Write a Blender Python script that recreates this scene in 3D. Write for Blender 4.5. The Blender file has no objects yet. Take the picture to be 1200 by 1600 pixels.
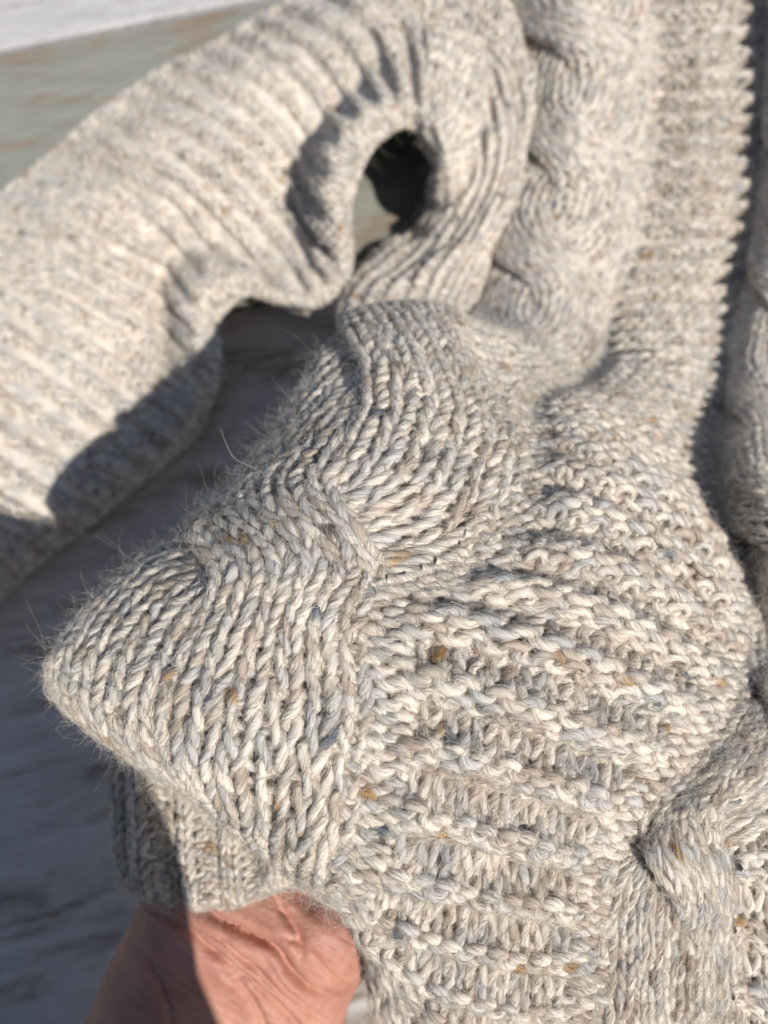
import bpy, math, random
import numpy as np
from mathutils import Matrix, Vector

rng = np.random.default_rng(7)
random.seed(7)
SC = bpy.context.scene
COL = SC.collection

# ------------------------------------------------------------------ camera
TILT = math.radians(10.0)                 # off straight down
CAM = np.array([0.0, 0.0, 0.5 * math.cos(TILT)])
cd = bpy.data.cameras.new('camera')
cam = bpy.data.objects.new('camera', cd); COL.objects.link(cam)
cam.location = CAM
cam.rotation_euler = (TILT, 0, 0)
cd.sensor_fit = 'VERTICAL'; cd.sensor_height = 36.0; cd.sensor_width = 27.0
cd.lens = 26.0
cd.clip_start = 0.01; cd.clip_end = 50
cd.dof.use_dof = True
cd.dof.focus_distance = 0.196
cd.dof.aperture_fstop = 8.6
SC.camera = cam
FPX = 26.0 / 36.0 * 1600.0
RM = np.array(Matrix.Rotation(TILT, 3, 'X'))

# ------------------------------------------------------------------ sky, sun, exposure
SUN_CAM = np.array([0.40, -0.235, 0.88])  # towards the sun, camera axes
SUN = RM @ SUN_CAM; SUN /= np.linalg.norm(SUN)
world = bpy.data.worlds.new('World'); SC.world = world; world.use_nodes = True
nt = world.node_tree
sky = nt.nodes.new('ShaderNodeTexSky'); sky.sky_type = 'NISHITA'; sky.sun_disc = False
sky.sun_elevation = math.asin(SUN[2])
sky.sun_rotation = math.atan2(SUN[0], SUN[1])
bg = nt.nodes['Background']; bg.inputs['Strength'].default_value = 0.083
nt.links.new(sky.outputs[0], bg.inputs['Color'])
sl = bpy.data.lights.new('sun', 'SUN'); sl.energy = 5.0; sl.angle = math.radians(0.53)
sl.color = (1.0, 0.945, 0.87)
so = bpy.data.objects.new('sun', sl); COL.objects.link(so)
so.rotation_euler = Vector(SUN).to_track_quat('Z', 'Y').to_euler()
so.location = Vector(SUN) * 3
SC.view_settings.view_transform = 'Standard'; SC.view_settings.look = 'None'
SC.view_settings.gamma = 1.0; SC.view_settings.exposure = 0.0
SC.render.engine = 'CYCLES'
SC.cycles.max_bounces = 8; SC.cycles.diffuse_bounces = 4; SC.cycles.transparent_max_bounces = 4
SC.cycles_curves.shape = 'RIBBONS'
SC.cycles_curves.subdivisions = 2
SC.render.hair_subdiv = 1

# ------------------------------------------------------------------ helpers
def P(px, py, d):
    """a point of the photograph at axial distance d from the lens"""
    px = np.asarray(px, float); py = np.asarray(py, float); d = np.asarray(d, float)
    c = np.stack([(px - 600) / FPX * d, (800 - py) / FPX * d, -d], -1)
    return c @ RM.T + CAM

def PH(px, py, h):
    """a point of the photograph at height h over the table"""
    v = np.array([(px - 600) / FPX, (800 - py) / FPX, -1.0]) @ RM.T
    k = (h - CAM[2]) / v[2]
    return CAM + v * k

def pix(W):
    c = (W - CAM) @ RM
    d = -c[..., 2]
    return 600 + c[..., 0] / d * FPX, 800 - c[..., 1] / d * FPX, d

def empty(name, loc=(0, 0, 0), parent=None, **props):
    o = bpy.data.objects.new(name, None); COL.objects.link(o); o.location = loc
    o.empty_display_size = 0.02
    if parent: o.parent = parent
    for k, v in props.items(): o[k] = v
    return o

def mesh_obj(name, V, F, mat, parent=None, col=None, smooth=True, **props):
    me = bpy.data.meshes.new(name)
    V = np.ascontiguousarray(V, np.float32).reshape(-1, 3)
    F = np.ascontiguousarray(F, np.int32)
    me.vertices.add(len(V)); me.vertices.foreach_set('co', V.ravel())
    n, k = F.shape
    me.loops.add(n * k); me.loops.foreach_set('vertex_index', F.ravel())
    me.polygons.add(n)
    me.polygons.foreach_set('loop_start', np.arange(0, n * k, k, dtype=np.int32))
    me.polygons.foreach_set('use_smooth', np.full(n, smooth))
    me.update(calc_edges=True)
    if col is not None:
        a = me.attributes.new('col', 'FLOAT_COLOR', 'POINT')
        c4 = np.ones((len(V), 4), np.float32); c4[:, :3] = col.reshape(-1, 3)
        a.data.foreach_set('color', c4.ravel())
    me.materials.append(mat)
    o = bpy.data.objects.new(name, me); COL.objects.link(o)
    if parent: o.parent = parent
    for k_, v in props.items(): o[k_] = v
    return o

def curves_obj(name, pts, rad, col, mat, parent=None, **props):
    """pts (n, m, 3), rad (n, m), col (n, 3): n fibres of m points"""
    n, m = pts.shape[:2]
    cu = bpy.data.hair_curves.new(name)
    cu.add_curves([m] * n)
    cu.attributes['position'].data.foreach_set('vector', np.ascontiguousarray(pts, np.float32).ravel())
    ra = cu.attributes.get('radius') or cu.attributes.new('radius', 'FLOAT', 'POINT')
    ra.data.foreach_set('value', np.ascontiguousarray(rad, np.float32).ravel())
    ca = cu.attributes.new('col', 'FLOAT_COLOR', 'CURVE')
    c4 = np.ones((n, 4), np.float32); c4[:, :3] = col
    ca.data.foreach_set('color', c4.ravel())
    cu.materials.append(mat)
    o = bpy.data.objects.new(name, cu); COL.objects.link(o)
    if parent: o.parent = parent
    for k_, v in props.items(): o[k_] = v
    return o

def noise1(x, seed):
    """smooth 1-D value noise in 0..1, any shape of x"""
    tab = np.random.default_rng(seed).random(4096)
    i = np.floor(x).astype(int); f = x - i; f = f * f * (3 - 2 * f)
    return tab[i % 4096] * (1 - f) + tab[(i + 1) % 4096] * f

def noise2(x, y, seed):
    tab = np.random.default_rng(seed).random((256, 256))
    i = np.floor(x).astype(int); j = np.floor(y).astype(int)
    f = x - i; g = y - j; f = f * f * (3 - 2 * f); g = g * g * (3 - 2 * g)
    a = tab[i % 256, j % 256]; b = tab[(i + 1) % 256, j % 256]
    c = tab[i % 256, (j + 1) % 256]; d = tab[(i + 1) % 256, (j + 1) % 256]
    return (a * (1 - f) + b * f) * (1 - g) + (c * (1 - f) + d * f) * g

def sstep(a, b, x):
    t = np.clip((x - a) / (b - a), 0, 1); return t * t * (3 - 2 * t)

def unit(v):
    return v / np.maximum(np.linalg.norm(v, axis=-1, keepdims=True), 1e-12)

class Surf:
    """smooth surface through a grid of points, (rows s, columns t)"""
    def __init__(self, G, sub=40):
        G = np.asarray(G, float); self.n, self.m = G.shape[:2]
        g = np.concatenate([2 * G[:1] - G[1:2], G, 2 * G[-1:] - G[-2:-1]], 0)
        self.g = np.concatenate([2 * g[:, :1] - g[:, 1:2], g, 2 * g[:, -1:] - g[:, -2:-1]], 1)
        s, t = np.meshgrid(np.linspace(0, self.n - 1, 30), np.linspace(0, self.m - 1, 30), indexing='ij')
        self.sgn = 1.0
        p, nn = self.pn(s, t)
        if np.mean(np.sum(nn * unit(CAM - p), -1)) < 0: self.sgn = -1.0
    def p(self, s, t):
        s = np.clip(s, 0, self.n - 1.0001); t = np.clip(t, 0, self.m - 1.0001)
        i = np.floor(s).astype(int); j = np.floor(t).astype(int); a = s - i; b = t - j
        def w(x): return [(-x**3 + 2*x*x - x)/2, (3*x**3 - 5*x*x + 2)/2, (-3*x**3 + 4*x*x + x)/2, (x**3 - x*x)/2]
        wa, wb = w(a), w(b); out = 0
        for k in range(4):
            for l in range(4):
                out = out + (wa[k] * wb[l])[..., None] * self.g[i + k, j + l]
        return out
    def pn(self, s, t):
        e = 0.03
        p = self.p(s, t)
        ds = self.p(s + e, t) - self.p(s - e, t); dt = self.p(s, t + e) - self.p(s, t - e)
        return p, unit(np.cross(ds, dt)) * self.sgn
    def len_s(self, s0, s1, t):
        s = np.linspace(s0, s1, 200); q = self.p(s, np.full_like(s, t))
        L = np.concatenate([[0], np.cumsum(np.linalg.norm(np.diff(q, axis=0), axis=1))])
        return s, L
    def len_t(self, t0, t1, s):
        t = np.linspace(t0, t1, 200); q = self.p(np.full_like(t, s), t)
        L = np.concatenate([[0], np.cumsum(np.linalg.norm(np.diff(q, axis=0), axis=1))])
        return t, L

def grid_faces(n, m):
    i = np.arange(n - 1)[:, None] * m + np.arange(m - 1)[None]
    return np.stack([i, i + 1, i + m + 1, i + m], -1).reshape(-1, 4)

# ------------------------------------------------------------------ materials
def newmat(name):
    m = bpy.data.materials.new(name); m.use_nodes = True
    return m, m.node_tree, m.node_tree.nodes['Principled BSDF']

def wool_mat(name, bump, trans):
    m, t, b = newmat(name)
    a = t.nodes.new('ShaderNodeAttribute'); a.attribute_name = 'col'
    t.links.new(a.outputs['Color'], b.inputs['Base Color'])
    b.inputs['Roughness'].default_value = 0.8
    b.inputs['Specular IOR Level'].default_value = 0.15
    b.inputs['Sheen Weight'].default_value = 0.12
    b.inputs['Sheen Roughness'].default_value = 0.5
    if bump:
        n = t.nodes.new('ShaderNodeTexNoise'); n.inputs['Scale'].default_value = 2600
        n.inputs['Detail'].default_value = 3
        tc = t.nodes.new('ShaderNodeTexCoord'); t.links.new(tc.outputs['Object'], n.inputs['Vector'])
        bp = t.nodes.new('ShaderNodeBump'); bp.inputs['Strength'].default_value = 0.7; bp.inputs['Distance'].default_value = 0.0003
        t.links.new(n.outputs[0], bp.inputs['Height']); t.links.new(bp.outputs[0], b.inputs['Normal'])
    if trans:
        tr = t.nodes.new('ShaderNodeBsdfTranslucent'); t.links.new(a.outputs['Color'], tr.inputs['Color'])
        mx = t.nodes.new('ShaderNodeMixShader'); mx.inputs[0].default_value = trans
        t.links.new(b.outputs[0], mx.inputs[1]); t.links.new(tr.outputs[0], mx.inputs[2])
        t.links.new(mx.outputs[0], t.nodes['Material Output'].inputs['Surface'])
    return m
M_YARN = wool_mat('wool_yarn', True, 0)
M_FIBRE = wool_mat('wool_fibre', False, 0.4)

CREAM = np.array([0.755, 0.695, 0.615]); TAUPE = np.array([0.45, 0.37, 0.295]); GREY = np.array([0.52, 0.51, 0.50])
BLUE = np.array([0.37, 0.40, 0.425]); OCHRE = np.array([0.34, 0.19, 0.055]); NAVY = np.array([0.055, 0.085, 0.12]); BROWN = np.array([0.10, 0.055, 0.035])

def yarn_colour(y, seed):
    """tweed colour along the yarn; y in metres of yarn"""
    a = noise1(y / 0.0085, seed); b = noise1(y / 0.012 + 77, seed + 1); c = noise1(y / 0.014 + 31, seed + 2)
    col = np.broadcast_to(CREAM, y.shape + (3,)).copy()
    def mix(k, t): return col * (1 - k[..., None]) + t * k[..., None]
    col = mix(0.80 * sstep(0.46, 0.88, a), TAUPE)
    col = mix(0.75 * sstep(0.52, 0.9, b), GREY)
    col = mix(0.5 * sstep(0.80, 0.97, c), BLUE)
    cell = np.floor(y / 0.0065); f = noise1(cell * 1.0 + 0.0, seed + 5)
    w = np.sin(np.pi * (y / 0.0065 - cell)) ** 0.5
    for lo, hi, t in ((0, .010, OCHRE), (.010, .016, NAVY), (.016, .020, BROWN)):
        col = mix(((f >= lo) & (f < hi)) * w * 0.92, t)
    return col

# ------------------------------------------------------------------ knitting
SW, SH = 0.0063, 0.0047            # stitch width and row height

class Knit:
    """yarn of a knitted panel: mapfn(c, r) -> point, normal; types (NR, NC) +1 knit, -1 purl"""
    def __init__(self, mapfn, types, K=14, sides=8, R=0.00142, amp=0.00125, seed=1, zoff=None, up=-1.0, jit=0.07, loop=0.83, lean=1.35):
        NR, NC = types.shape; self.NR, self.NC, self.K, self.sides, self.R = NR, NC, K, sides, R
        n = NC * K + 1
        u = np.arange(n) / K
        i = np.minimum(np.floor(u).astype(int), NC - 1); t = (u - i) * 2 * np.pi - np.pi
        r = np.random.default_rng(seed)
        x = i + 0.5 + (t + lean * np.sin(2 * t)) / (2 * np.pi)
        yy = loop * np.cos(t)                                   # in rows
        J = np.arange(NR)[:, None]
        s0 = types[:, i].astype(float)
        # soften sign at the foot between unlike neighbours
        nb = np.where(t < 0, np.maximum(i - 1, 0), np.minimum(i + 1, NC - 1))
        k = 0.5 * sstep(0.75 * np.pi, np.pi, np.abs(t))
        s0 = s0 * (1 - k) + types[:, nb] * k
        nxt = types[np.clip(np.arange(NR) + int(up), 0, NR - 1)]
        s1 = nxt[:, i].astype(float)
        c2 = np.cos(2 * t)
        z = amp * ((s0 + s1) / 2 * (1 - c2) / 2 - np.where(np.abs(t) > np.pi / 2, s0, s1) * (1 + c2) / 2)
        ks = np.arange(NC + 1)
        def jn(a):     # per-stitch jitter, smooth along the yarn
            tab = r.normal(0, 1, (NR, 2 * NC + 2)) * a
            q = u * 2; iq = np.minimum(np.floor(q).astype(int), 2 * NC); f = q - iq; f = f * f * (3 - 2 * f)
            return tab[:, iq] * (1 - f) + tab[:, iq + 1] * f
        cc = x[None] + jn(jit); rr = J + 0.5 + up * yy[None] + jn(jit * 1.15)
        p, nn = mapfn(cc, rr)
        zz = z + jn(0.00016)
        if zoff is not None: zz = zz + zoff(cc, rr, types)
        self.p = p + nn * zz[..., None]
        T = unit(np.gradient(self.p, axis=1))
        B = unit(np.cross(T, nn)); N = np.cross(B, T)
        self.N, self.B, self.T = N, B, T
        d = np.linalg.norm(np.diff(self.p, axis=1), axis=2)
        ln = np.concatenate([np.zeros((NR, 1)), np.cumsum(d, 1)], 1)
        self.y = ln + np.arange(NR)[:, None] * (ln[:, -1:] .mean()) + seed * 3.3
        self.rad = R * (1 + 0.20 * (noise1(self.y / 0.007, seed + 9) - 0.5) + 0.42 * (noise1(self.y / 0.019, seed + 10) - 0.5))
        self.col = yarn_colour(self.y, seed + 20)
        self.tw = self.y / 0.019 * 2 * np.pi
    def mesh(self, rows, name, parent, mat=None, **props):
        S = self.sides; th = np.arange(S) / S * 2 * np.pi
        p, N, B = self.p[rows], self.N[rows], self.B[rows]
        a = th[None, None] + 0 * self.tw[rows][..., None]
        rr = self.rad[rows][..., None] * 0.86 * (1 + 0.13 * np.cos(2 * (a - self.tw[rows][..., None])))
        V = p[:, :, None] + rr[..., None] * (np.cos(a)[..., None] * N[:, :, None] + np.sin(a)[..., None] * B[:, :, None])
        nr, n = p.shape[:2]
        k = np.arange(S); k2 = (k + 1) % S
        b = (np.arange(nr)[:, None, None] * n + np.arange(n - 1)[None, :, None]) * S
        F = np.stack([b + k, b + k2, b + S + k2, b + S + k], -1).reshape(-1, 4)
        C = np.repeat(self.col[rows][:, :, None], S, 2) * 0.92
        return mesh_obj(name, V, F, mat or M_YARN, parent, C, **props)
    def fibres(self, rows, per, name, parent, m=7, rad=4.4e-5, fly=0.22, length=0.009, seed=3, **props):
        """fibres lying along the twist of the yarn, some with loose ends"""
        r = np.random.default_rng(seed); rows = np.asarray(rows)
        nst = len(rows) * self.NC; n = int(nst * per)
        ri = rows[r.integers(0, len(rows), n)]
        npt = self.p.shape[1]
        step = self.y[0, -1] - self.y[0, 0]; ds = step / npt
        L = length * r.uniform(0.5, 1.3, n) / ds
        p0 = r.uniform(-2, npt - 2, n)
        q = np.clip(p0[:, None] + L[:, None] * np.linspace(0, 1, m)[None], 0, npt - 1.001)
        i = q.astype(int); f = (q - i)[..., None]; R_ = ri[:, None]
        def ev(A): return A[R_, i] * (1 - f) + A[R_, i + 1] * f
        p, N, B = ev(self.p), unit(ev(self.N)), unit(ev(self.B))
        tw = self.tw[R_, i] * (1 - f[..., 0]) + self.tw[R_, i + 1] * f[..., 0]
        ph = r.uniform(0, 2 * np.pi, n)[:, None] + tw * r.uniform(0.7, 1.15, n)[:, None] + r.normal(0, 0.12, (n, m))
        lob = 1 + 0.13 * np.cos(2 * (ph - tw))
        rr = self.rad[R_, i] * lob * (0.86 + 0.42 * r.random(n)[:, None] ** 1.7)
        e = np.linspace(-1, 1, m)[None]
        fl = (r.random(n) < fly)[:, None] * r.uniform(0.2, 1.6, n)[:, None]
        side = np.where(r.random(n) < 0.5, 1, -1)[:, None]
        rr = rr + self.R * fl * np.clip(e * side, 0, 1) ** 2
        pts = p + rr[..., None] * (np.cos(ph)[..., None] * N + np.sin(ph)[..., None] * B)
        mid = m // 2
        c = self.col[ri, i[:, mid]].copy()
        v = r.normal(1, 0.13, n)[:, None]; c = c * np.clip(v, 0.5, 1.4)
        k = r.random(n)
        c[k < 0.035] = TAUPE * 0.8; c[(k > 0.065) & (k < 0.085)] = BLUE * 0.75; c[(k > 0.085) & (k < 0.16)] = CREAM * 1.15
        ra = np.full((n, m), rad) * r.uniform(0.6, 1.3, n)[:, None]; ra[:, 0] *= 0.4; ra[:, -1] *= 0.4
        return curves_obj(name, pts, ra, np.clip(c, 0.01, 0.92), M_FIBRE, parent, kind='stuff', **props)
    def fuzz(self, rows, per, name, parent, length=0.0046, m=7, rad=2.2e-5, seed=5, **props):
        """loose hairs standing off the yarn: the halo"""
        r = np.random.default_rng(seed); rows = np.asarray(rows)
        n = int(len(rows) * self.NC * per)
        ri = rows[r.integers(0, len(rows), n)]; i = r.integers(0, self.p.shape[1], n)
        N, B, T = self.N[ri, i], self.B[ri, i], self.T[ri, i]
        a = r.normal(0, 0.9, n)
        out = N * np.cos(a)[:, None] + B * np.sin(a)[:, None]
        p = self.p[ri, i] + out * self.R * 0.9
        d = unit(out * (r.random(n) ** 1.6)[:, None] + r.normal(0, 0.6, (n, 3)))
        L = length * r.gamma(2.0, 0.5, n)
        pts = np.zeros((n, m, 3)); pts[:, 0] = p
        cv = r.normal(0, 0.62, (n, 3))
        for k in range(1, m):
            pts[:, k] = pts[:, k - 1] + d * (L / (m - 1))[:, None]
            d = unit(d + cv * 0.6 + r.normal(0, 0.16, (n, 3)))
        c = np.where((r.random(n) < 0.8)[:, None], CREAM[None] * 1.1, self.col[ri, i])
        ra = np.full((n, m), rad) * np.linspace(1, 0.45, m)[None]
        return curves_obj(name, pts, ra, np.clip(c, 0.02, 0.9), M_FIBRE, parent, kind='stuff', **props)

def backing(mapfn, NR, NC, off, name, parent, dens=2):
    r, c = np.meshgrid(np.linspace(0.2, NR - 0.2, NR * dens + 1), np.linspace(0.1, NC - 0.1, NC * dens + 1), indexing='ij')
    p, n = mapfn(c, r)
    V = p - n * off
    col = yarn_colour((c * 0.017 + np.floor(r) * 0.31), 99) * 0.9
    return mesh_obj(name, V, grid_faces(*r.shape), M_YARN, parent, col)

def panel_map(S, s0, s1, t0, t1, tc=None, sc=None, sh=SH, sw=SW, ncol=None):
    """rows along s, columns along t, spaced evenly by length; returns mapfn, NR, NC"""
    tc = (t0 + t1) / 2 if tc is None else tc; sc = (s0 + s1) / 2 if sc is None else sc
    sv, Ls = S.len_s(s0, s1, tc); tv, Lt = S.len_t(t0, t1, sc)
    NR = max(4, int(round(Ls[-1] / sh))); NC = ncol or max(3, int(round(Lt[-1] / sw)))
    def f(c, r):
        s = np.interp(r / NR * Ls[-1], Ls, sv); t = np.interp(c / NC * Lt[-1], Lt, tv)
        return S.pn(s, t)
    f.NR, f.NC = NR, NC
    f.s_of = lambda r: np.interp(r / NR * Ls[-1], Ls, sv)
    f.r_of = lambda s: np.interp(s, sv, Ls) / Ls[-1] * NR
    return f

# ================================================================== the table
def wood_mat(name, paint, tint, wk=1.0):
    m, t, b = newmat(name); N = t.nodes; L = t.links
    tc = N.new('ShaderNodeTexCoord')
    def noise(sx, sy, sc, det, rough=0.6):
        mp = N.new('ShaderNodeMapping'); mp.inputs['Scale'].default_value = (sx, sy, 1)
        L.new(tc.outputs['Object'], mp.inputs[0])
        n = N.new('ShaderNodeTexNoise'); n.inputs['Scale'].default_value = sc; n.inputs['Detail'].default_value = det
        n.inputs['Roughness'].default_value = rough
        L.new(mp.outputs[0], n.inputs['Vector']); return n.outputs[0]
    def ramp(src, stops):
        r = N.new('ShaderNodeValToRGB'); e = r.color_ramp.elements
        while len(e) < len(stops): e.new(0.5)
        for k, (p, c) in enumerate(stops): e[k].position = p; e[k].color = (*c, 1)
        L.new(src, r.inputs[0]); return r.outputs[0]
    def mix(f, a, c):
        x = N.new('ShaderNodeMix'); x.data_type = 'RGBA'
        L.new(f, x.inputs[0]); L.new(a, x.inputs[6]); L.new(c, x.inputs[7]); return x.outputs[2]
    grain = noise(1, 14, 26, 8, 0.7)
    wood = ramp(grain, [(0.3, (0.10 * wk, 0.075 * wk, 0.057 * wk)), (0.55, (0.24 * wk, 0.187 * wk, 0.14 * wk)), (0.75, (0.33 * wk, 0.27 * wk, 0.21 * wk))])
    pt = ramp(noise(1, 5, 18, 6), [(0.3, tuple(x * 0.72 for x in tint)), (0.7, tint)])
    wear = noise(1, 4.5, 9, 9, 0.72)
    k = ramp(wear, [(paint - 0.05, (0, 0, 0)), (paint + 0.06, (1, 1, 1))])
    fine = ramp(noise(1, 6, 70, 7, 0.8), [(0.55, (0, 0, 0)), (0.66, (1, 1, 1))])
    c1 = mix(k, pt, wood); c2 = mix(fine, c1, wood)
    L.new(c2, b.inputs['Base Color']); b.inputs['Roughness'].default_value = 0.75
    bp = N.new('ShaderNodeBump'); bp.inputs['Strength'].default_value = 0.5; bp.inputs['Distance'].default_value = 0.002
    L.new(grain, bp.inputs['Height']); L.new(bp.outputs[0], b.inputs['Normal'])
    return m

table = empty('table_top', kind='structure', label='weathered painted wooden table top under the sweater')
a0 = PH(0, 78, 0); a1 = PH(350, 8, 0)
ang = math.atan2(a1[1] - a0[1], a1[0] - a0[0])
def board(y0, y1, mat, x0=-0.75, x1=0.75):
    bev = 0.003
    pr = [(y0, -0.03), (y0, -bev), (y0 + bev, 0), (y1 - bev, 0), (y1, -bev), (y1, -0.03)]
    n = 24; xs = np.linspace(x0, x1, n)
    V = np.array([[(x, y, z) for y, z in pr] for x in xs]); V[..., 2] += 0.0006 * np.sin(V[..., 0] * 7 + y0 * 9)
    F = []
    for i in range(n - 1):
        for j in range(6):
            j2 = (j + 1) % 6; F.append((i * 6 + j, (i + 1) * 6 + j, (i + 1) * 6 + j2, i * 6 + j2))
    o = mesh_obj('plank', V, np.array(F), mat, table, smooth=False)
    o.location = a0; o.rotation_euler = (0, 0, ang)
board(0.002, 0.30, wood_mat('pale_paint', 0.60, (0.52, 0.51, 0.52)))
board(-0.243, -0.002, wood_mat('worn_green_paint', 0.55, (0.26, 0.27, 0.235)))
board(-0.68, -0.247, wood_mat('worn_white_paint', 0.55, (0.70, 0.62, 0.55), 1.5))
board(-0.95, -0.684, wood_mat('worn_paint_edge', 0.5, (0.55, 0.53, 0.52)))

# ================================================================== the sweater
sweater = empty('sweater', PH(650, 700, 0), label='chunky oatmeal cable-knit wool sweater spread on the wooden table', category='sweater')
INV = Matrix.Translation(-sweater.location)
SW_ROOT = empty('body', parent=sweater)      # body front: cables and ridged panels
SW_ROOT.location = -sweater.location
def part(name, **pr):
    o = empty(name, parent=sweater, **pr); o.location = -sweater.location; return o
bpy.data.objects.remove(SW_ROOT)

# -- the body: columns  L2 L1 L C R M E F G H
B_ROWS = [
 # far end, lying on the table
 [(735,-70,.485),(750,-75,.475),(768,-75,.465),(880,-80,.455),(1000,-80,.462),(1095,-80,.465),(1205,-80,.465),(1265,-80,.45),(1330,-80,.465),(1450,-80,.47)],
 [(800,90,.49),(805,70,.475),(815,60,.46),(910,60,.435),(1010,70,.455),(1100,60,.458),(1200,60,.455),(1260,60,.44),(1330,60,.455),(1450,60,.46)],
 [(815,220,.485),(812,205,.465),(815,200,.45),(900,200,.425),(1008,205,.45),(1100,200,.452),(1192,200,.45),(1255,200,.43),(1320,200,.45),(1440,200,.455)],
 [(775,360,.475),(768,345,.455),(772,340,.44),(870,340,.41),(985,340,.44),(1090,335,.442),(1183,335,.44),(1240,335,.42),(1310,335,.44),(1430,335,.45)],
 [(770,500,.46),(760,480,.44),(764,470,.425),(850,475,.40),(940,490,.425),(1045,490,.428),(1152,490,.425),(1210,490,.40),(1290,490,.425),(1400,490,.44)],
 [(740,560,.43),(715,545,.41),(705,535,.395),(820,545,.37),(925,590,.385),(1030,600,.385),(1135,620,.395),(1180,620,.37),(1280,620,.40),(1390,620,.41)],
 # the crest over the hand
 [(640,560,.345),(590,520,.325),(565,505,.305),(690,500,.285),(830,625,.295),(950,660,.295),(1115,760,.325),(1175,720,.31),(1280,740,.34),(1380,740,.36)],
 [(520,720,.31),(470,680,.285),(440,680,.262),(600,660,.228),(822,715,.238),(975,760,.236),(1165,900,.275),(1225,870,.26),(1320,880,.29),(1420,880,.32)],
 [(400,850,.295),(345,820,.268),(318,820,.245),(500,810,.208),(755,875,.207),(950,900,.209),(1170,1030,.245),(1240,1010,.24),(1340,1010,.27),(1430,1010,.29)],
 [(290,950,.285),(225,920,.258),(200,915,.238),(380,930,.201),(582,955,.193),(860,1020,.195),(1125,1130,.219),(1220,1120,.218),(1320,1120,.24),(1420,1120,.26)],
 [(190,1060,.285),(120,1030,.255),(98,1020,.234),(310,1055,.197),(578,1100,.187),(800,1160,.190),(1040,1235,.205),(1150,1215,.203),(1250,1215,.218),(1350,1220,.24)],
 [(200,1110,.28),(115,1100,.25),(92,1085,.23),(285,1170,.197),(562,1245,.186),(755,1295,.189),(955,1345,.200),(1065,1330,.197),(1165,1330,.207),(1290,1340,.22)],
 [(270,1150,.27),(205,1160,.245),(180,1148,.225),(326,1238,.201),(530,1365,.190),(720,1425,.193),(944,1465,.200),(1052,1455,.197),(1150,1460,.206),(1280,1470,.22)],
 [(320,1170,.275),(270,1190,.255),(240,1178,.24),(362,1266,.225),(520,1395,.208),(690,1535,.203),(938,1590,.202),(1050,1590,.199),(1150,1590,.207),(1280,1600,.22)],
 [(350,1160,.295),(310,1180,.28),(285,1170,.27),(392,1245,.26),(540,1370,.24),(690,1590,.222),(935,1720,.215),(1050,1720,.21),(1150,1720,.225),(1280,1730,.23)],
 [(360,1140,.31),(330,1150,.30),(310,1160,.29),(420,1240,.28),(560,1400,.272),(625,1620,.275),(880,1790,.255),(1050,1800,.24),(1150,1800,.25),(1280,1800,.255)],
]
for k, dz in enumerate((.058, .054, .052, .048, .043, .018)):
    B_ROWS[k] = [(x, y, d + dz) for x, y, d in B_ROWS[k]]
    for c in (3, 7):
        x, y, d = B_ROWS[k][c]; B_ROWS[k][c] = (x, y, (B_ROWS[k][c - 1][2] + B_ROWS[k][c + 1][2]) / 2 - .030 + .003 * k)
    for c, e in ((2, .008), (4, .008), (6, .006)):
        x, y, d = B_ROWS[k][c]; B_ROWS[k][c] = (x, y, d + e)
    for c, e in ((0, .012), (1, .004)):
        x, y, d = B_ROWS[k][c]; B_ROWS[k][c] = (x, y, B_ROWS[k][2][2] + e)
for k in range(8, len(B_ROWS)):      # the right-hand cable lies flat in the cloth
    r_ = B_ROWS[k]; x, y, d = r_[7]; r_[7] = (x, y, (r_[6][2] + r_[8][2]) / 2 - .004)
for k in range(9, 13):
    r_ = B_ROWS[k]
    for c in (0, 1, 2): r_[c] = (r_[c][0] + (-8, 6, 12, 8)[k - 9], r_[c][1], r_[c][2])
for k, r_ in enumerate(B_ROWS):      # and the cloth falls away to the table beyond the frame
    x, y, d = r_[9]; d2 = min(d + .11, .49 if k < 5 else .43); sc_ = d / d2
    r_.append((600 + (x - 600) * sc_ + 260 * .3 / d2, 800 + (y + 30 - 800) * sc_, d2))
GB = np.array([[P(*q) for q in row] for row in B_ROWS])
SB = Surf(GB)
NS = len(B_ROWS) - 1

def welt_types(NR, NC, ph=0, pat=(2, 2)):
    r = (np.arange(NR) + ph) % sum(pat) < pat[0]
    return np.repeat(np.where(r, -1, 1)[:, None], NC, 1)
def welt_z(w0, edge, NC, nearr, crumple, hi, lo):
    v = np.where(w0 < 0, hi, lo).astype(float)
    def f(c, r, types):
        x = np.clip(r - 0.5, 0, len(v) - 1.001); i = x.astype(int); g = x - i
        z = v[i] * (1 - g) + v[np.minimum(i + 1, len(v) - 1)] * g
        k = sstep(edge[0] - 1.0, edge[0] + 0.6, c) if edge[0] else 1.0
        if edge[1]: k = k * sstep(edge[1] - 1.6, edge[1] + 1.6, NC - c)
        far = 1 - sstep(nearr - 8, nearr + 4, r)
        return z * k * (1 + far * np.where(z < 0, 2.6, 0.9)) * (0.75 + 0.5 * noise2(c / 3.1, r / 5.3, 71)) + crumple * (noise2(c / 5.2, r / 8.5, 72) - 0.5)
    return f

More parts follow.
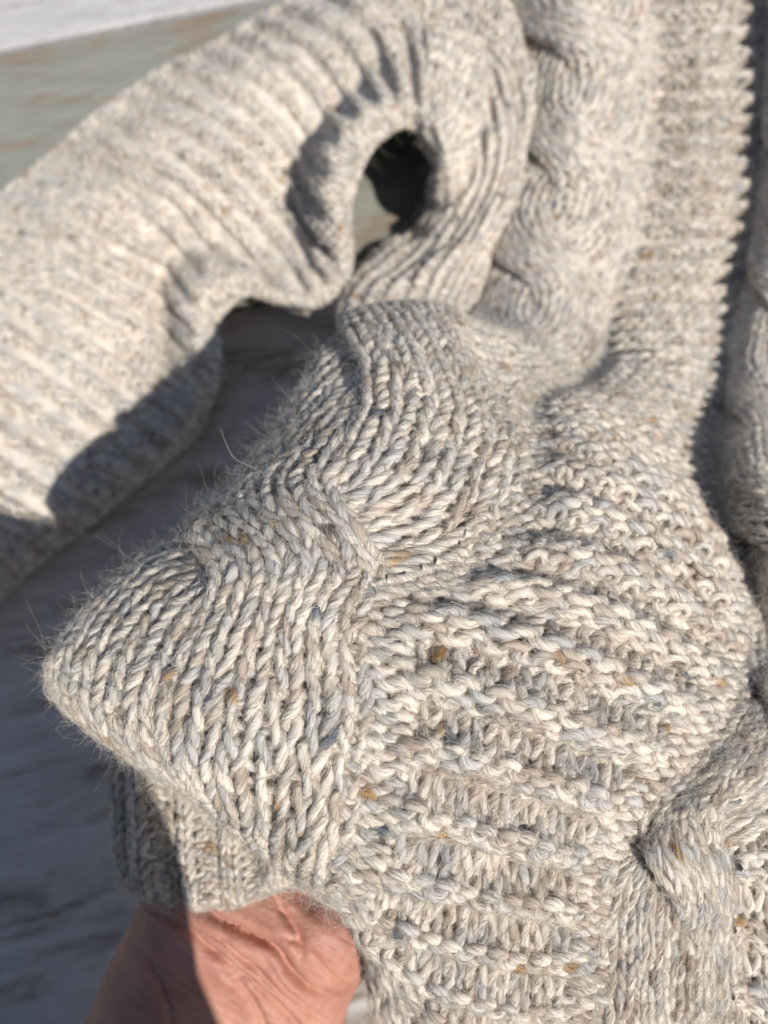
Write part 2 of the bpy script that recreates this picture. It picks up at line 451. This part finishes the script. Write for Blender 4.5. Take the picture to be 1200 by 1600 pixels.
def ridged(name, mp, seed, near_row, parent, K=14, sides=8, ph=0, per=(95, 40), fz=(32, 14), r0=0, r1=None, wz=(0.0017, -0.0015), edge=(0, 0), R=0.00142, pat=(2, 2), crumple=0.0):
    """welted panel: rows split in a near (sharp) and a far (soft) stretch; each ridge and each hollow is a piece of its own"""
    ty = welt_types(mp.NR, mp.NC, ph, pat); w0 = ty[:, 0].copy()
    ty[:, :edge[0]] = -1
    if edge[1]: ty[:, -edge[1]:] = -1
    kn = Knit(mp, ty, K, sides, R=R, amp=R * 0.9, seed=seed, zoff=welt_z(w0, edge, mp.NC, near_row if near_row < mp.NR else -99, crumple, *wz))
    r1 = mp.NR if r1 is None else r1
    j = r0
    while j < r1:
        e = j + 1
        while e < r1 and w0[e] == w0[j]: e += 1
        kn.mesh(np.arange(j, e), 'purl_ridge' if w0[j] < 0 else 'knit_row', parent); j = e
    far = np.arange(r0, min(near_row, r1)); near = np.arange(max(near_row, r0), r1)
    if len(far):
        kn.fibres(far, per[1], 'yarn_fibres', parent, m=5, rad=9e-5, fly=.25, seed=seed); kn.fuzz(far, fz[1], 'fuzz', parent, rad=3.5e-5, seed=seed + 1)
    if len(near):
        kn.fibres(near, per[0], 'yarn_fibres', parent, seed=seed + 2); kn.fuzz(near, fz[0], 'fuzz', parent, seed=seed + 3)
    backing(mp, mp.NR, mp.NC, 0.0022, 'reverse_side', parent)
    return kn

def cable(name, tl, tr, tc, crosses, seed, parent, wales=7, lift=0.0020, s0=0.0, s1=NS - 0.0, near_s=5.3, hand=1, R=0.00155, sh=0.0041):
    """rope cable: two strands of stocking stitch that swap sides at each crossing (s positions)"""
    mp = panel_map(SB, s0, s1, tl, tr, tc=tc, sh=sh)
    NR = mp.NR
    cr = np.array([(mp.r_of(a), mp.r_of(b)) for a, b in crosses])
    rows = np.arange(NR + 1) + 0.0
    def state(r):
        """number of crossings passed, and how near the next one is"""
        q = np.zeros_like(r); near = np.zeros_like(r)
        for a, b in cr:
            f = np.clip((r - a) / (b - a), 0, 1); f = 0.45 * f + 0.55 * f * f * (3 - 2 * f)
            q = q + f; near = np.maximum(near, np.sin(np.pi * f) ** 2)
        return q, near
    tv, Lt = SB.len_t(tl, tr, (s0 + s1) / 2)
    for st in (0, 1):
        def f(c, r, st=st):
            q, near = state(r)
            ang_ = np.pi * (q + st)
            pos = -np.cos(ang_) * hand                      # -1 left .. +1 right
            # going left->right is the strand in front
            dirn = np.sin(np.pi * (q - np.floor(q))) ** 0.6 * np.where((np.floor(q).astype(int) + st) % 2 == 0, 1, -1)
            x = (c / wales - 0.5)                            # across the strand
            lat = 0.5 + 0.245 * pos + x * (0.54 + near * np.where(dirn > 0, 0.06, 0.36))
            t = np.interp(lat, np.linspace(0, 1, 200), tv)
            p, n = SB.pn(mp.s_of(r), t)
            arch = 1 - np.abs(2 * x) ** (3.2 + 5 * np.maximum(dirn, 0))
            fr = np.maximum(dirn, 0); bk = np.minimum(dirn, 0)
            slack = 1 - sstep(4.2, 5.8, mp.s_of(r))                     # fuller where the cable lies slack
            z = lift * (0.05 + 0.9 * arch) * (1 + 1.9 * slack) + fr * (0.0016 - 0.0054 * x * sstep(-0.02, 0.24, 0.23 + 0.245 * pos)) * (1 + 0.4 * slack)
            under_ = sstep(-0.16, 0.06, lat - (0.5 - 0.245 * pos - 0.30))      # only the stretch beneath the other strand sinks
            z = z + bk * (0.0046 - 0.002 * slack) * (1 - 0.85 * sstep(0.05, 0.5, x)) * under_
            return p + n * z[..., None], n
        kn = Knit(f, np.ones((NR, wales), int), 14, 8, seed=seed + st * 50, R=R, amp=R * 0.68, loop=0.95, lean=1.2, jit=0.085)
        kn.mesh(np.arange(NR), 'cable_strand', parent)
        nr = int(mp.r_of(near_s))
        far = np.arange(0, max(nr, 1)); near_r = np.arange(max(nr, 1), NR)
        kn.fibres(far, 40, 'yarn_fibres', parent, m=5, rad=9e-5, fly=.25, seed=seed + 7 + st); kn.fuzz(far, 10, 'fuzz', parent, rad=3.5e-5, seed=seed + 9 + st)
        kn.fibres(near_r, 100, 'yarn_fibres', parent, seed=seed + 11 + st); kn.fuzz(near_r, 32, 'fuzz', parent, seed=seed + 13 + st)
        backing(f, NR, wales, 0.0024, 'reverse_side', parent)
    def ground(c, r):
        p, n = mp(c, r); return p - n * (0.0036 + 0.0030 * state(r)[1])[..., None], n
    kn = Knit(ground, -np.ones((NR, mp.NC), int), 10, 6, seed=seed + 90, R=0.00150)
    kn.mesh(np.arange(NR), 'purl_ground', parent); kn.fibres(np.arange(NR), 18, 'yarn_fibres', parent, m=5, seed=seed + 91)
    backing(mp, NR, mp.NC, 0.0110, 'reverse_side', parent)

c_main = part('cable', label='thick rope cable folded over the raised edge')
cable('cable', 1.78, 4.0, 2.8, [(0.4, 1.5), (1.6, 2.8), (2.9, 4.1), (4.2, 5.5), (5.6, 7.3), (7.4, 9.35), (13, 15)], 11, c_main, wales=6)
r_main = part('ridged_panel', label='ridged panel between the two cables')
mp = panel_map(SB, 0, NS, 3.78, 6.08, tc=5.0, sc=10.0, sh=0.0041, ncol=14)
ridged('ridged_panel', mp, 210, int(mp.r_of(5.4)), r_main, edge=(3, 2), R=0.0016, wz=(0.0028, -0.0025))
r_back = part('side_panel', label='plain purl strip turning under the folded cable')
mp = panel_map(SB, 0, NS, 0.0, 1.98, tc=1.0, sc=9.0, sh=0.0045)
kn = Knit(mp, -np.ones((mp.NR, mp.NC), int), 10, 6, seed=150, zoff=lambda c, r, t_: -0.0022 * sstep(mp.NC - 3, mp.NC, c))
kn.mesh(np.arange(mp.NR), 'purl_ground', r_back); kn.fibres(np.arange(mp.NR), 30, 'yarn_fibres', r_back, m=5, seed=151, rad=6e-5)
kn.fuzz(np.arange(mp.NR), 8, 'fuzz', r_back, seed=152)
backing(mp, mp.NR, mp.NC, 0.0022, 'reverse_side', r_back)
c_side = part('cable', label='second rope cable along the right')
cable('cable', 5.93, 8.0, 7.0, [(0.2, 1.4), (1.6, 2.8), (3.0, 4.2), (4.4, 5.7), (6.0, 7.4), (7.8, 9.4), (10.1, 11.9), (12.8, 14.8)], 31, c_side, near_s=5.0, wales=5, lift=0.0020, R=0.0012, sh=0.0038)
r_side = part('ridged_panel', label='ridged panel at the right edge')
mp = panel_map(SB, 0, NS, 7.82, 10.0, tc=8.6, sc=11.0)
ridged('ridged_panel', mp, 310, int(mp.r_of(7.0)), r_side, K=12, per=(50, 16), fz=(12, 4))

# -- the sleeve lying behind, its edge lifted into an arch, and the side panel beyond the arch
def q(px, py, h): return PH(px, py, h)
SL = [
 [(-560,770,.008),(-420,820,.045),(-250,890,.055),(-110,950,.05),(-60,985,.03),(-80,1020,.008)],
 [(-430,640,.008),(-300,700,.045),(-130,780,.055),(0,850,.05),(40,885,.03),(20,920,.008)],
 [(-310,535,.008),(-170,590,.045),(0,670,.052),(120,745,.048),(182,775,.03),(160,800,.008)],
 [(-155,410,.008),(-40,465,.04),(90,530,.048),(215,618,.036),(286,662,.036),(290,690,.006)],
 [(-70,345,.006),(50,400,.04),(165,460,.042),(255,522,.016),(300,562,.052),(346,590,.046)],
 [(5,292,.006),(95,335,.04),(190,395,.043),(258,430,.018),(298,470,.056),(346,505,.050)],
 [(75,240,.006),(165,280,.042),(255,330,.048),(300,385,.026),(348,425,.052),(392,462,.044)],
 [(135,196,.006),(220,235,.044),(310,290,.050),(395,375,.034),(468,466,.042),(478,480,.032)],
 [(200,150,.006),(290,190,.046),(375,245,.050),(452,330,.030),(522,420,.052),(546,426,.044)],
 [(270,103,.006),(350,140,.048),(425,200,.046),(470,262,.032),(510,310,.086),(548,320,.076)],
 [(350,58,.006),(420,88,.050),(475,140,.050),(508,190,.044),(532,212,.098),(572,246,.084)],
 [(430,15,.006),(495,40,.050),(545,85,.058),(570,130,.060),(590,158,.100),(618,202,.088)],
 [(520,-40,.006),(580,-10,.050),(620,40,.062),(640,95,.074),(648,160,.096),(652,206,.086)],
 [(640,-70,.006),(680,-40,.048),(710,30,.054),(715,110,.074),(690,218,.096),(672,240,.064)],
 [(740,-60,.035),(765,-20,.048),(775,60,.058),(765,150,.062),(700,275,.080),(680,290,.046)],
 [(800,20,.035),(808,60,.052),(818,130,.056),(780,230,.068),(702,325,.054),(672,325,.03)],
 [(836,120,.035),(825,150,.055),(820,220,.064),(765,305,.066),(672,372,.042),(645,360,.02)],
 [(812,235,.028),(795,262,.046),(790,315,.062),(722,380,.064),(625,405,.040),(600,395,.02)],
 [(785,335,.02),(766,365,.038),(745,405,.056),(680,435,.064),(578,440,.045),(560,430,.025)],
 [(772,430,.02),(752,446,.038),(720,465,.056),(655,485,.066),(550,490,.055),(535,485,.03)],
 [(800,520,.03),(755,530,.05),(710,540,.06),(640,560,.066),(555,560,.055),(540,560,.03)],
]
GS = np.array([[q(*k) for k in row] for row in SL])
SS = Surf(GS)
sleeve = part('sleeve', label='ridged sleeve lying behind with a buckled edge')
mp = panel_map(SS, 0, 12.5, 0.0, 5.0, tc=2.6, sc=5.0, sh=0.0046)
ridged('sleeve', mp, 410, mp.NR, sleeve, K=12, sides=6, per=(40, 36), fz=(8, 8), wz=(0.0020, -0.0062), R=0.0015, edge=(1, 4), crumple=0.006)
under = part('side_panel', label='plain purl strip running from the arch down beside the far cable')
mp = panel_map(SS, 12.4, len(SL) - 1, 0.0, 5.0, tc=2.6, sc=16.0, sh=0.0044)
kn = Knit(mp, -np.ones((mp.NR, mp.NC), int), 12, 6, seed=460, R=0.0017, amp=0.0021, jit=0.1, zoff=lambda c, r, t_: 0.008 * (noise2(c / 4.2, r / 6.3, 33) - .5) + 0.0022 * np.cos(np.pi * (c + .4 * noise1(r / 4, 3))))
kn.mesh(np.arange(mp.NR), 'purl_ground', under); kn.fibres(np.arange(mp.NR), 36, 'yarn_fibres', under, m=5, seed=461, rad=8e-5, fly=.25)
kn.fuzz(np.arange(mp.NR), 9, 'fuzz', under, seed=462, rad=3.5e-5)
backing(mp, mp.NR, mp.NC, 0.0022, 'reverse_side', under)

# -- the ribbed cuff tucked under the fold
CU = [
 [(215,1110,.300),(205,1110,.283),(245,1110,.270),(280,1115,.272),(310,1120,.262),(350,1150,.262),(400,1200,.258),(450,1250,.255),(520,1300,.255)],
 [(200,1200,.297),(188,1200,.280),(232,1195,.258),(275,1200,.271),(308,1215,.256),(350,1240,.258),(400,1270,.254),(450,1300,.250),(520,1330,.252)],
 [(205,1290,.295),(190,1290,.279),(236,1290,.257),(278,1295,.271),(312,1295,.255),(352,1300,.257),(400,1310,.253),(450,1330,.249),(520,1350,.25)],
 [(212,1365,.293),(196,1363,.278),(242,1385,.257),(282,1395,.270),(318,1398,.256),(356,1396,.257),(402,1385,.253),(445,1368,.25),(520,1370,.25)],
 [(222,1372,.297),(206,1370,.284),(248,1394,.268),(288,1404,.273),(322,1406,.262),(358,1403,.263),(402,1391,.259),(446,1374,.256),(520,1375,.256)],
 [(230,1350,.30),(216,1348,.29),(256,1370,.276),(294,1380,.279),(326,1382,.269),(360,1380,.269),(402,1370,.266),(446,1350,.262),(520,1355,.262)],
]
SCU = Surf(np.array([[P(*k) for k in row] for row in CU]))
cuff = part('cuff', label='ribbed cuff tucked under the fold above the wrist')
mp = panel_map(SCU, 0, 5, 0, 8, sh=0.0040, sw=0.0046)
ty = np.repeat(np.where(np.arange(mp.NC) % 4 < 2, 1, -1)[None], mp.NR, 0)
def rib_z(c, r, types):
    v = np.where(types[0] > 0, 0.0027, -0.0026); x = np.clip(c - 0.5, 0, len(v) - 1.001); i = x.astype(int); g = x - i
    return (v[i] * (1 - g) + v[i + 1] * g) * (1 - 0.75 * sstep(float(mp.r_of(2.6)), float(mp.r_of(3.5)), r))
kn = Knit(mp, ty, 14, 8, seed=510, R=0.00115, zoff=rib_z)
kn.mesh(np.arange(mp.NR), 'rib_knitting', cuff)
kn.fibres(np.arange(mp.NR), 80, 'yarn_fibres', cuff, seed=511, fly=.2); kn.fuzz(np.arange(mp.NR), 20, 'fuzz', cuff, seed=512)
backing(mp, mp.NR, mp.NC, 0.002, 'reverse_side', cuff)
# cast-on edge: two strands twisted along the lower rim
ce = Knit.__new__(Knit); ce.NR, ce.NC, ce.K, ce.sides, ce.R = 2, mp.NC, 14, 8, 0.0014
cc = np.repeat(np.linspace(0, mp.NC, mp.NC * 14 + 1)[None], 2, 0); rr = np.full_like(cc, float(mp.r_of(3.95))) + 0.10 * np.sin(cc * 2.1)
p_, n_ = mp(cc, rr); p_ = p_ + n_ * (rib_z(cc, rr, ty) * 0.6 + 0.0008)[..., None]
T_ = unit(np.gradient(p_, axis=1)); b_ = np.cross(T_, n_); ph_ = cc * np.pi * 1.05 + np.array([[0], [np.pi]])
ce.p = p_ + 0.00105 * (np.cos(ph_)[..., None] * n_ + np.sin(ph_)[..., None] * b_)
ce.T = unit(np.gradient(ce.p, axis=1)); ce.B = unit(np.cross(ce.T, n_)); ce.N = np.cross(ce.B, ce.T)
ce.y = np.cumsum(np.linalg.norm(np.gradient(ce.p, axis=1), axis=2), 1) + np.array([[0], [5.]])
ce.rad = np.full(ce.y.shape, ce.R) * (0.9 + 0.25 * noise1(ce.y / 0.006, 12)); ce.col = yarn_colour(ce.y, 540); ce.tw = ce.y / 0.019 * 2 * np.pi
ce.mesh(np.arange(2), 'cast_on_edge', cuff); ce.fibres(np.arange(2), 120, 'yarn_fibres', cuff, seed=541); ce.fuzz(np.arange(2), 20, 'fuzz', cuff, seed=542)

# ================================================================== the hand
m, t, b = newmat('skin')
tc = t.nodes.new('ShaderNodeTexCoord')
n1 = t.nodes.new('ShaderNodeTexNoise'); n1.inputs['Scale'].default_value = 55; n1.inputs['Detail'].default_value = 5
t.links.new(tc.outputs['Object'], n1.inputs['Vector'])
cr = t.nodes.new('ShaderNodeValToRGB')
cr.color_ramp.elements[0].position = 0.3; cr.color_ramp.elements[0].color = (0.38, 0.165, 0.12, 1)
cr.color_ramp.elements[1].position = 0.7; cr.color_ramp.elements[1].color = (0.52, 0.26, 0.19, 1)
t.links.new(n1.outputs[0], cr.inputs[0]); t.links.new(cr.outputs[0], b.inputs['Base Color'])
b.inputs['Roughness'].default_value = 0.58
b.inputs['Subsurface Weight'].default_value = 0.12; b.inputs['Subsurface Radius'].default_value = (0.004, 0.0015, 0.0008)
b.inputs['Subsurface Scale'].default_value = 0.6
def skin_bump(scale, stretch, rot, strength, dist, prev):
    mp_ = t.nodes.new('ShaderNodeMapping'); mp_.inputs['Scale'].default_value = stretch; mp_.inputs['Rotation'].default_value = (0, 0, rot)
    v = t.nodes.new('ShaderNodeTexVoronoi'); v.feature = 'DISTANCE_TO_EDGE'; v.inputs['Scale'].default_value = scale
    t.links.new(tc.outputs['Object'], mp_.inputs[0]); t.links.new(mp_.outputs[0], v.inputs['Vector'])
    bp = t.nodes.new('ShaderNodeBump'); bp.inputs['Strength'].default_value = strength; bp.inputs['Distance'].default_value = dist
    t.links.new(v.outputs['Distance'], bp.inputs['Height'])
    if prev: t.links.new(prev, bp.inputs['Normal'])
    return bp.outputs[0]
o1 = skin_bump(520, (0.45, 1, 1), 0.7, 0.55, 0.0004, None)
o2 = skin_bump(1300, (0.6, 1, 1), -0.5, 0.4, 0.0003, o1)
t.links.new(o2, b.inputs['Normal'])
n2 = t.nodes.new('ShaderNodeTexNoise'); n2.inputs['Scale'].default_value = 260; n2.inputs['Detail'].default_value = 6
t.links.new(tc.outputs['Object'], n2.inputs['Vector'])
ad = t.nodes.new('ShaderNodeMath'); ad.operation = 'MULTIPLY_ADD'; ad.inputs[1].default_value = 0.45; 
t.links.new(n2.outputs[0], ad.inputs[0]); t.links.new(n1.outputs[0], ad.inputs[2])
sb = t.nodes.new('ShaderNodeMath'); sb.operation = 'SUBTRACT'; sb.inputs[1].default_value = 0.225
t.links.new(ad.outputs[0], sb.inputs[0]); t.links.new(sb.outputs[0], cr.inputs[0])
M_SKIN = m

# rings from the forearm up to the palm: left silhouette, right silhouette (pixels), depth, thickness
RINGS = [((20,1950),(470,1990),.285,.022),((70,1760),(490,1800),.277,.022),((128,1610),(528,1650),.270,.021),((160,1535),(548,1560),.266,.021),
         ((190,1470),(583,1492),.262,.021),((212,1425),(572,1440),.262,.021),((235,1370),(540,1375),.267,.020),((270,1280),(600,1230),.275,.017),((330,1180),(640,1120),.275,.015),((400,1090),(690,1040),.272,.012)]
nr_, na = 360, 300
A = np.array([P(l[0], l[1], d + .022) for l, r, d, h in RINGS]); Bq = np.array([P(r[0], r[1], d + .022) for l, r, d, h in RINGS])
H = np.array([h for *_, h in RINGS])
def crom(X, s):
    X = np.asarray(X, float)
    if X.ndim == 1: X = X[:, None]
    g = np.concatenate([2 * X[:1] - X[1:2], X, 2 * X[-1:] - X[-2:-1]])
    s = np.clip(s, 0, len(X) - 1.0001); i = s.astype(int); a = (s - i)[:, None]
    return ((-a**3 + 2*a*a - a)*g[i] + (3*a**3 - 5*a*a + 2)*g[i+1] + (-3*a**3 + 4*a*a + a)*g[i+2] + (a**3 - a*a)*g[i+3]) / 2
s = np.linspace(0, len(RINGS) - 1, nr_)
a_, b_, h_ = crom(A, s), crom(Bq, s), crom(H, s)
cen = (a_ + b_) / 2; xw = (b_ - a_) / 2
tow = unit(CAM - cen); ax = unit(np.gradient(cen, axis=0)); tow = unit(tow - ax * np.sum(tow * ax, 1, keepdims=True))
th = np.linspace(0, 2 * np.pi, na, endpoint=False)
ct = np.sign(np.cos(th)) * np.abs(np.cos(th)) ** 0.9; stt = np.sign(np.sin(th)) * np.abs(np.sin(th)) ** 0.85
V = cen[:, None] + xw[:, None] * ct[None, :, None] + (tow * h_)[:, None] * stt[None, :, None]
# palm cups, thenar swell and the folds of the bent wrist
px, py, dd = pix(V); front = np.clip(np.sin(th), 0, 1)[None] ** 0.4 * np.ones((nr_, 1))
disp = np.zeros(px.shape)
def bump(x, y, sx, sy, a, rot=0):
    global disp
    c, s_ = math.cos(rot), math.sin(rot); u = (px - x) * c + (py - y) * s_; w = -(px - x) * s_ + (py - y) * c
    disp = disp + a * np.exp(-(u / sx) ** 2 - (w / sy) ** 2)
bump(525, 1465, 58, 55, .0075); bump(440, 1425, 40, 70, .0022, -.5); bump(300, 1500, 80, 90, .001); bump(470, 1395, 26, 40, -.002, -.3)
CREASE = [([(300,1402),(345,1436),(395,1462),(432,1480),(455,1515),(485,1542),(520,1555)], 7, .0024),
          ([(232,1415),(290,1450),(345,1492),(392,1530),(440,1575),(470,1610)], 7, .0016),
          ([(258,1408),(330,1455),(392,1503),(430,1540),(478,1578),(512,1592)], 5, .0011),
          ([(205,1465),(240,1520),(262,1570),(270,1620)], 7, .0009),
          ([(345,1500),(395,1560),(420,1620)], 6, .0009),
          ([(424,1392),(440,1420),(462,1452),(466,1490)], 8, .0016),
          ([(400,1480),(450,1540),(500,1580)], 4, .0006),
          ([(420,1452),(470,1470),(520,1520),(545,1535)], 4, .0006)]
for pl, w, amp in CREASE:
    pl = np.array(pl, float); pl = crom(pl, np.linspace(0, len(pl) - 1, 60))
    pl += np.stack([3 * noise1(np.arange(60) / 5., 3), 3 * noise1(np.arange(60) / 5., 4)], 1)
    dist = np.full(px.shape, 1e9); tt_ = np.zeros(px.shape)
    for k in range(60):
        dk = np.hypot(px - pl[k, 0], py - pl[k, 1]); mk = dk < dist; dist = np.where(mk, dk, dist); tt_ = np.where(mk, k / 59, tt_)
    fade = np.sin(np.pi * np.clip(tt_, .02, .98)) ** .5
    disp += fade * (-1.9 * amp * np.exp(-(dist / (.75 * w)) ** 2) + amp * .75 * np.exp(-((dist - 2.6 * w) / (1.8 * w)) ** 2))
disp += 0.00035 * (noise2(px / 22 + py / 30, py / 70 - px / 80, 5) - .5) + 0.0006 * (noise2((py - px * .75) / 6, (px + py * .75) / 45, 6) - .5) + 0.0004 * (noise2((py - px * .5) / 3.5, (px + py * .6) / 30, 8) - .5)
nrm = unit(tow[:, None] * stt[None, :, None] * 1.0 + unit(xw)[:, None] * ct[None, :, None] * .35)
V = V + nrm * (disp * front)[..., None]
F = []
i = np.arange(nr_ - 1)[:, None] * na + np.arange(na)[None]; j = np.arange(nr_ - 1)[:, None] * na + (np.arange(na)[None] + 1) % na
F = np.stack([i, j, j + na, i + na], -1).reshape(-1, 4)
VV = [V.reshape(-1, 3)]; FF = [F]; base = nr_ * na
# closed palm end and the fingers, bent inside the sweater
def tube(pts, rads, sides=16, n=24):
    global base
    c = crom(np.array(pts), np.linspace(0, len(pts) - 1, n)); r = crom(np.array(rads), np.linspace(0, len(rads) - 1, n))[:, 0]
    T = unit(np.gradient(c, axis=0)); up = np.array([0.3, 0.2, 1.0]); X = unit(np.cross(T, up)); Y = np.cross(T, X)
    a = np.linspace(0, 2 * np.pi, sides, endpoint=False)
    v_ = c[:, None] + r[:, None, None] * (np.cos(a)[None, :, None] * X[:, None] + np.sin(a)[None, :, None] * Y[:, None])
    ii = np.arange(n - 1)[:, None] * sides + np.arange(sides)[None]; jj = np.arange(n - 1)[:, None] * sides + (np.arange(sides)[None] + 1) % sides
    VV.append(v_.reshape(-1, 3)); FF.append(np.stack([ii, jj, jj + sides, ii + sides], -1).reshape(-1, 4) + base); base += n * sides
for k, (x0, y0, ln) in enumerate([(440,1080,.9),(510,1060,1.05),(580,1045,1.0),(645,1040,.85)]):
    tube([P(x0-10, y0+60, .292), P(x0, y0, .290), P(x0+40*ln, y0-110*ln, .285), P(x0+60*ln, y0-200*ln, .292), P(x0+70*ln, y0-260*ln, .305), P(x0+70*ln, y0-265*ln, .309)], [.007, .0088, .0085, .0078, .0062, .0008])
tube([P(560,1300,.285), P(620,1250,.28), P(680,1200,.278), P(720,1150,.28), P(724,1146,.281)], [.012, .0115, .0095, .0075, .0008])
person = empty('person', P(330, 1560, .29), label='bare hand and creased wrist reaching up under the raised sweater', category='person')
hand = mesh_obj('hand', np.concatenate(VV), np.concatenate(FF), M_SKIN, person)
hand.location = -person.location

# the person bends over the table from below the frame; their shade falls on the wrist and the table
m, t, b = newmat('shirt_cloth'); b.inputs['Base Color'].default_value = (0.06, 0.07, 0.09, 1); b.inputs['Roughness'].default_value = 0.9
me = bpy.data.meshes.new('clothed_body')
jo = [((-0.05,-0.60,0.00),.17),((-0.06,-0.48,0.25),.16),((-0.08,-0.36,0.46),.16),((-0.08,-0.29,0.58),.13),((-0.09,-0.31,0.68),.06),((-0.09,-0.32,0.74),.075),((-0.09,-0.33,0.82),.09),((-0.09,-0.34,0.90),.06),
      ((0.055,-0.243,0.62),.068),((0.05,-0.36,0.45),.05),((0.03,-0.48,0.24),.045),
      ((-0.20,-0.27,0.60),.065),((-0.27,-0.36,0.42),.05),((-0.22,-0.36,0.24),.045),((-0.11,-0.275,0.185),.036)]
ed = [(0,1),(1,2),(2,3),(3,4),(4,5),(5,6),(6,7),(3,8),(8,9),(9,10),(3,11),(11,12),(12,13),(13,14)]
me.from_pydata([j[0] for j in jo], ed, []); me.materials.append(m)
body = bpy.data.objects.new('clothed_body', me); COL.objects.link(body); body.parent = person; body.location = -person.location
body.modifiers.new('skin', 'SKIN'); sd = body.modifiers.new('sub', 'SUBSURF'); sd.levels = 2; sd.render_levels = 2
if not me.skin_vertices:
    import bmesh
    bm = bmesh.new(); bm.from_mesh(me); bm.verts.layers.skin.verify(); bm.to_mesh(me); bm.free()
for k, v_ in enumerate(me.skin_vertices[0].data):
    v_.radius = (jo[k][1],) * 2; v_.use_root = (k == 0)

# -- single stray hairs on the sweater
def hair(pts, rad, col, name='loose_fibre'):
    c = crom(np.array([P(*k) for k in pts]), np.linspace(0, len(pts) - 1, 24))
    curves_obj(name, c[None], np.full((1, 24), rad), np.array([col]), M_FIBRE, strays)
strays = part('stray_hairs')
hair([(345,670,.232),(352,690,.230),(366,716,.229),(390,728,.228),(412,742,.229),(432,768,.232)], 5e-5, (.75, .70, .6))
hair([(345,742,.238),(352,738,.235),(385,742,.233),(425,732,.232)], 3.5e-5, (.55, .52, .5))
hair([(465,575,.262),(472,582,.26),(478,598,.262),(495,612,.265)], 4e-5, (.7, .66, .6))
hair([(220,858,.24),(232,872,.238),(258,888,.236),(285,892,.236)], 4e-5, (.6, .56, .5))
hair([(60,1050,.245),(75,1040,.24),(98,1038,.236),(120,1050,.234)], 3.5e-5, (.6, .56, .5))
hair([(835,1040,.1895),(900,1052,.1895),(960,1090,.192),(1010,1125,.197),(1045,1155,.2)], 3.2e-5, (.03, .025, .02))
hair([(835,1188,.187),(880,1175,.189),(930,1172,.192)], 2.5e-5, (.3, .28, .25))
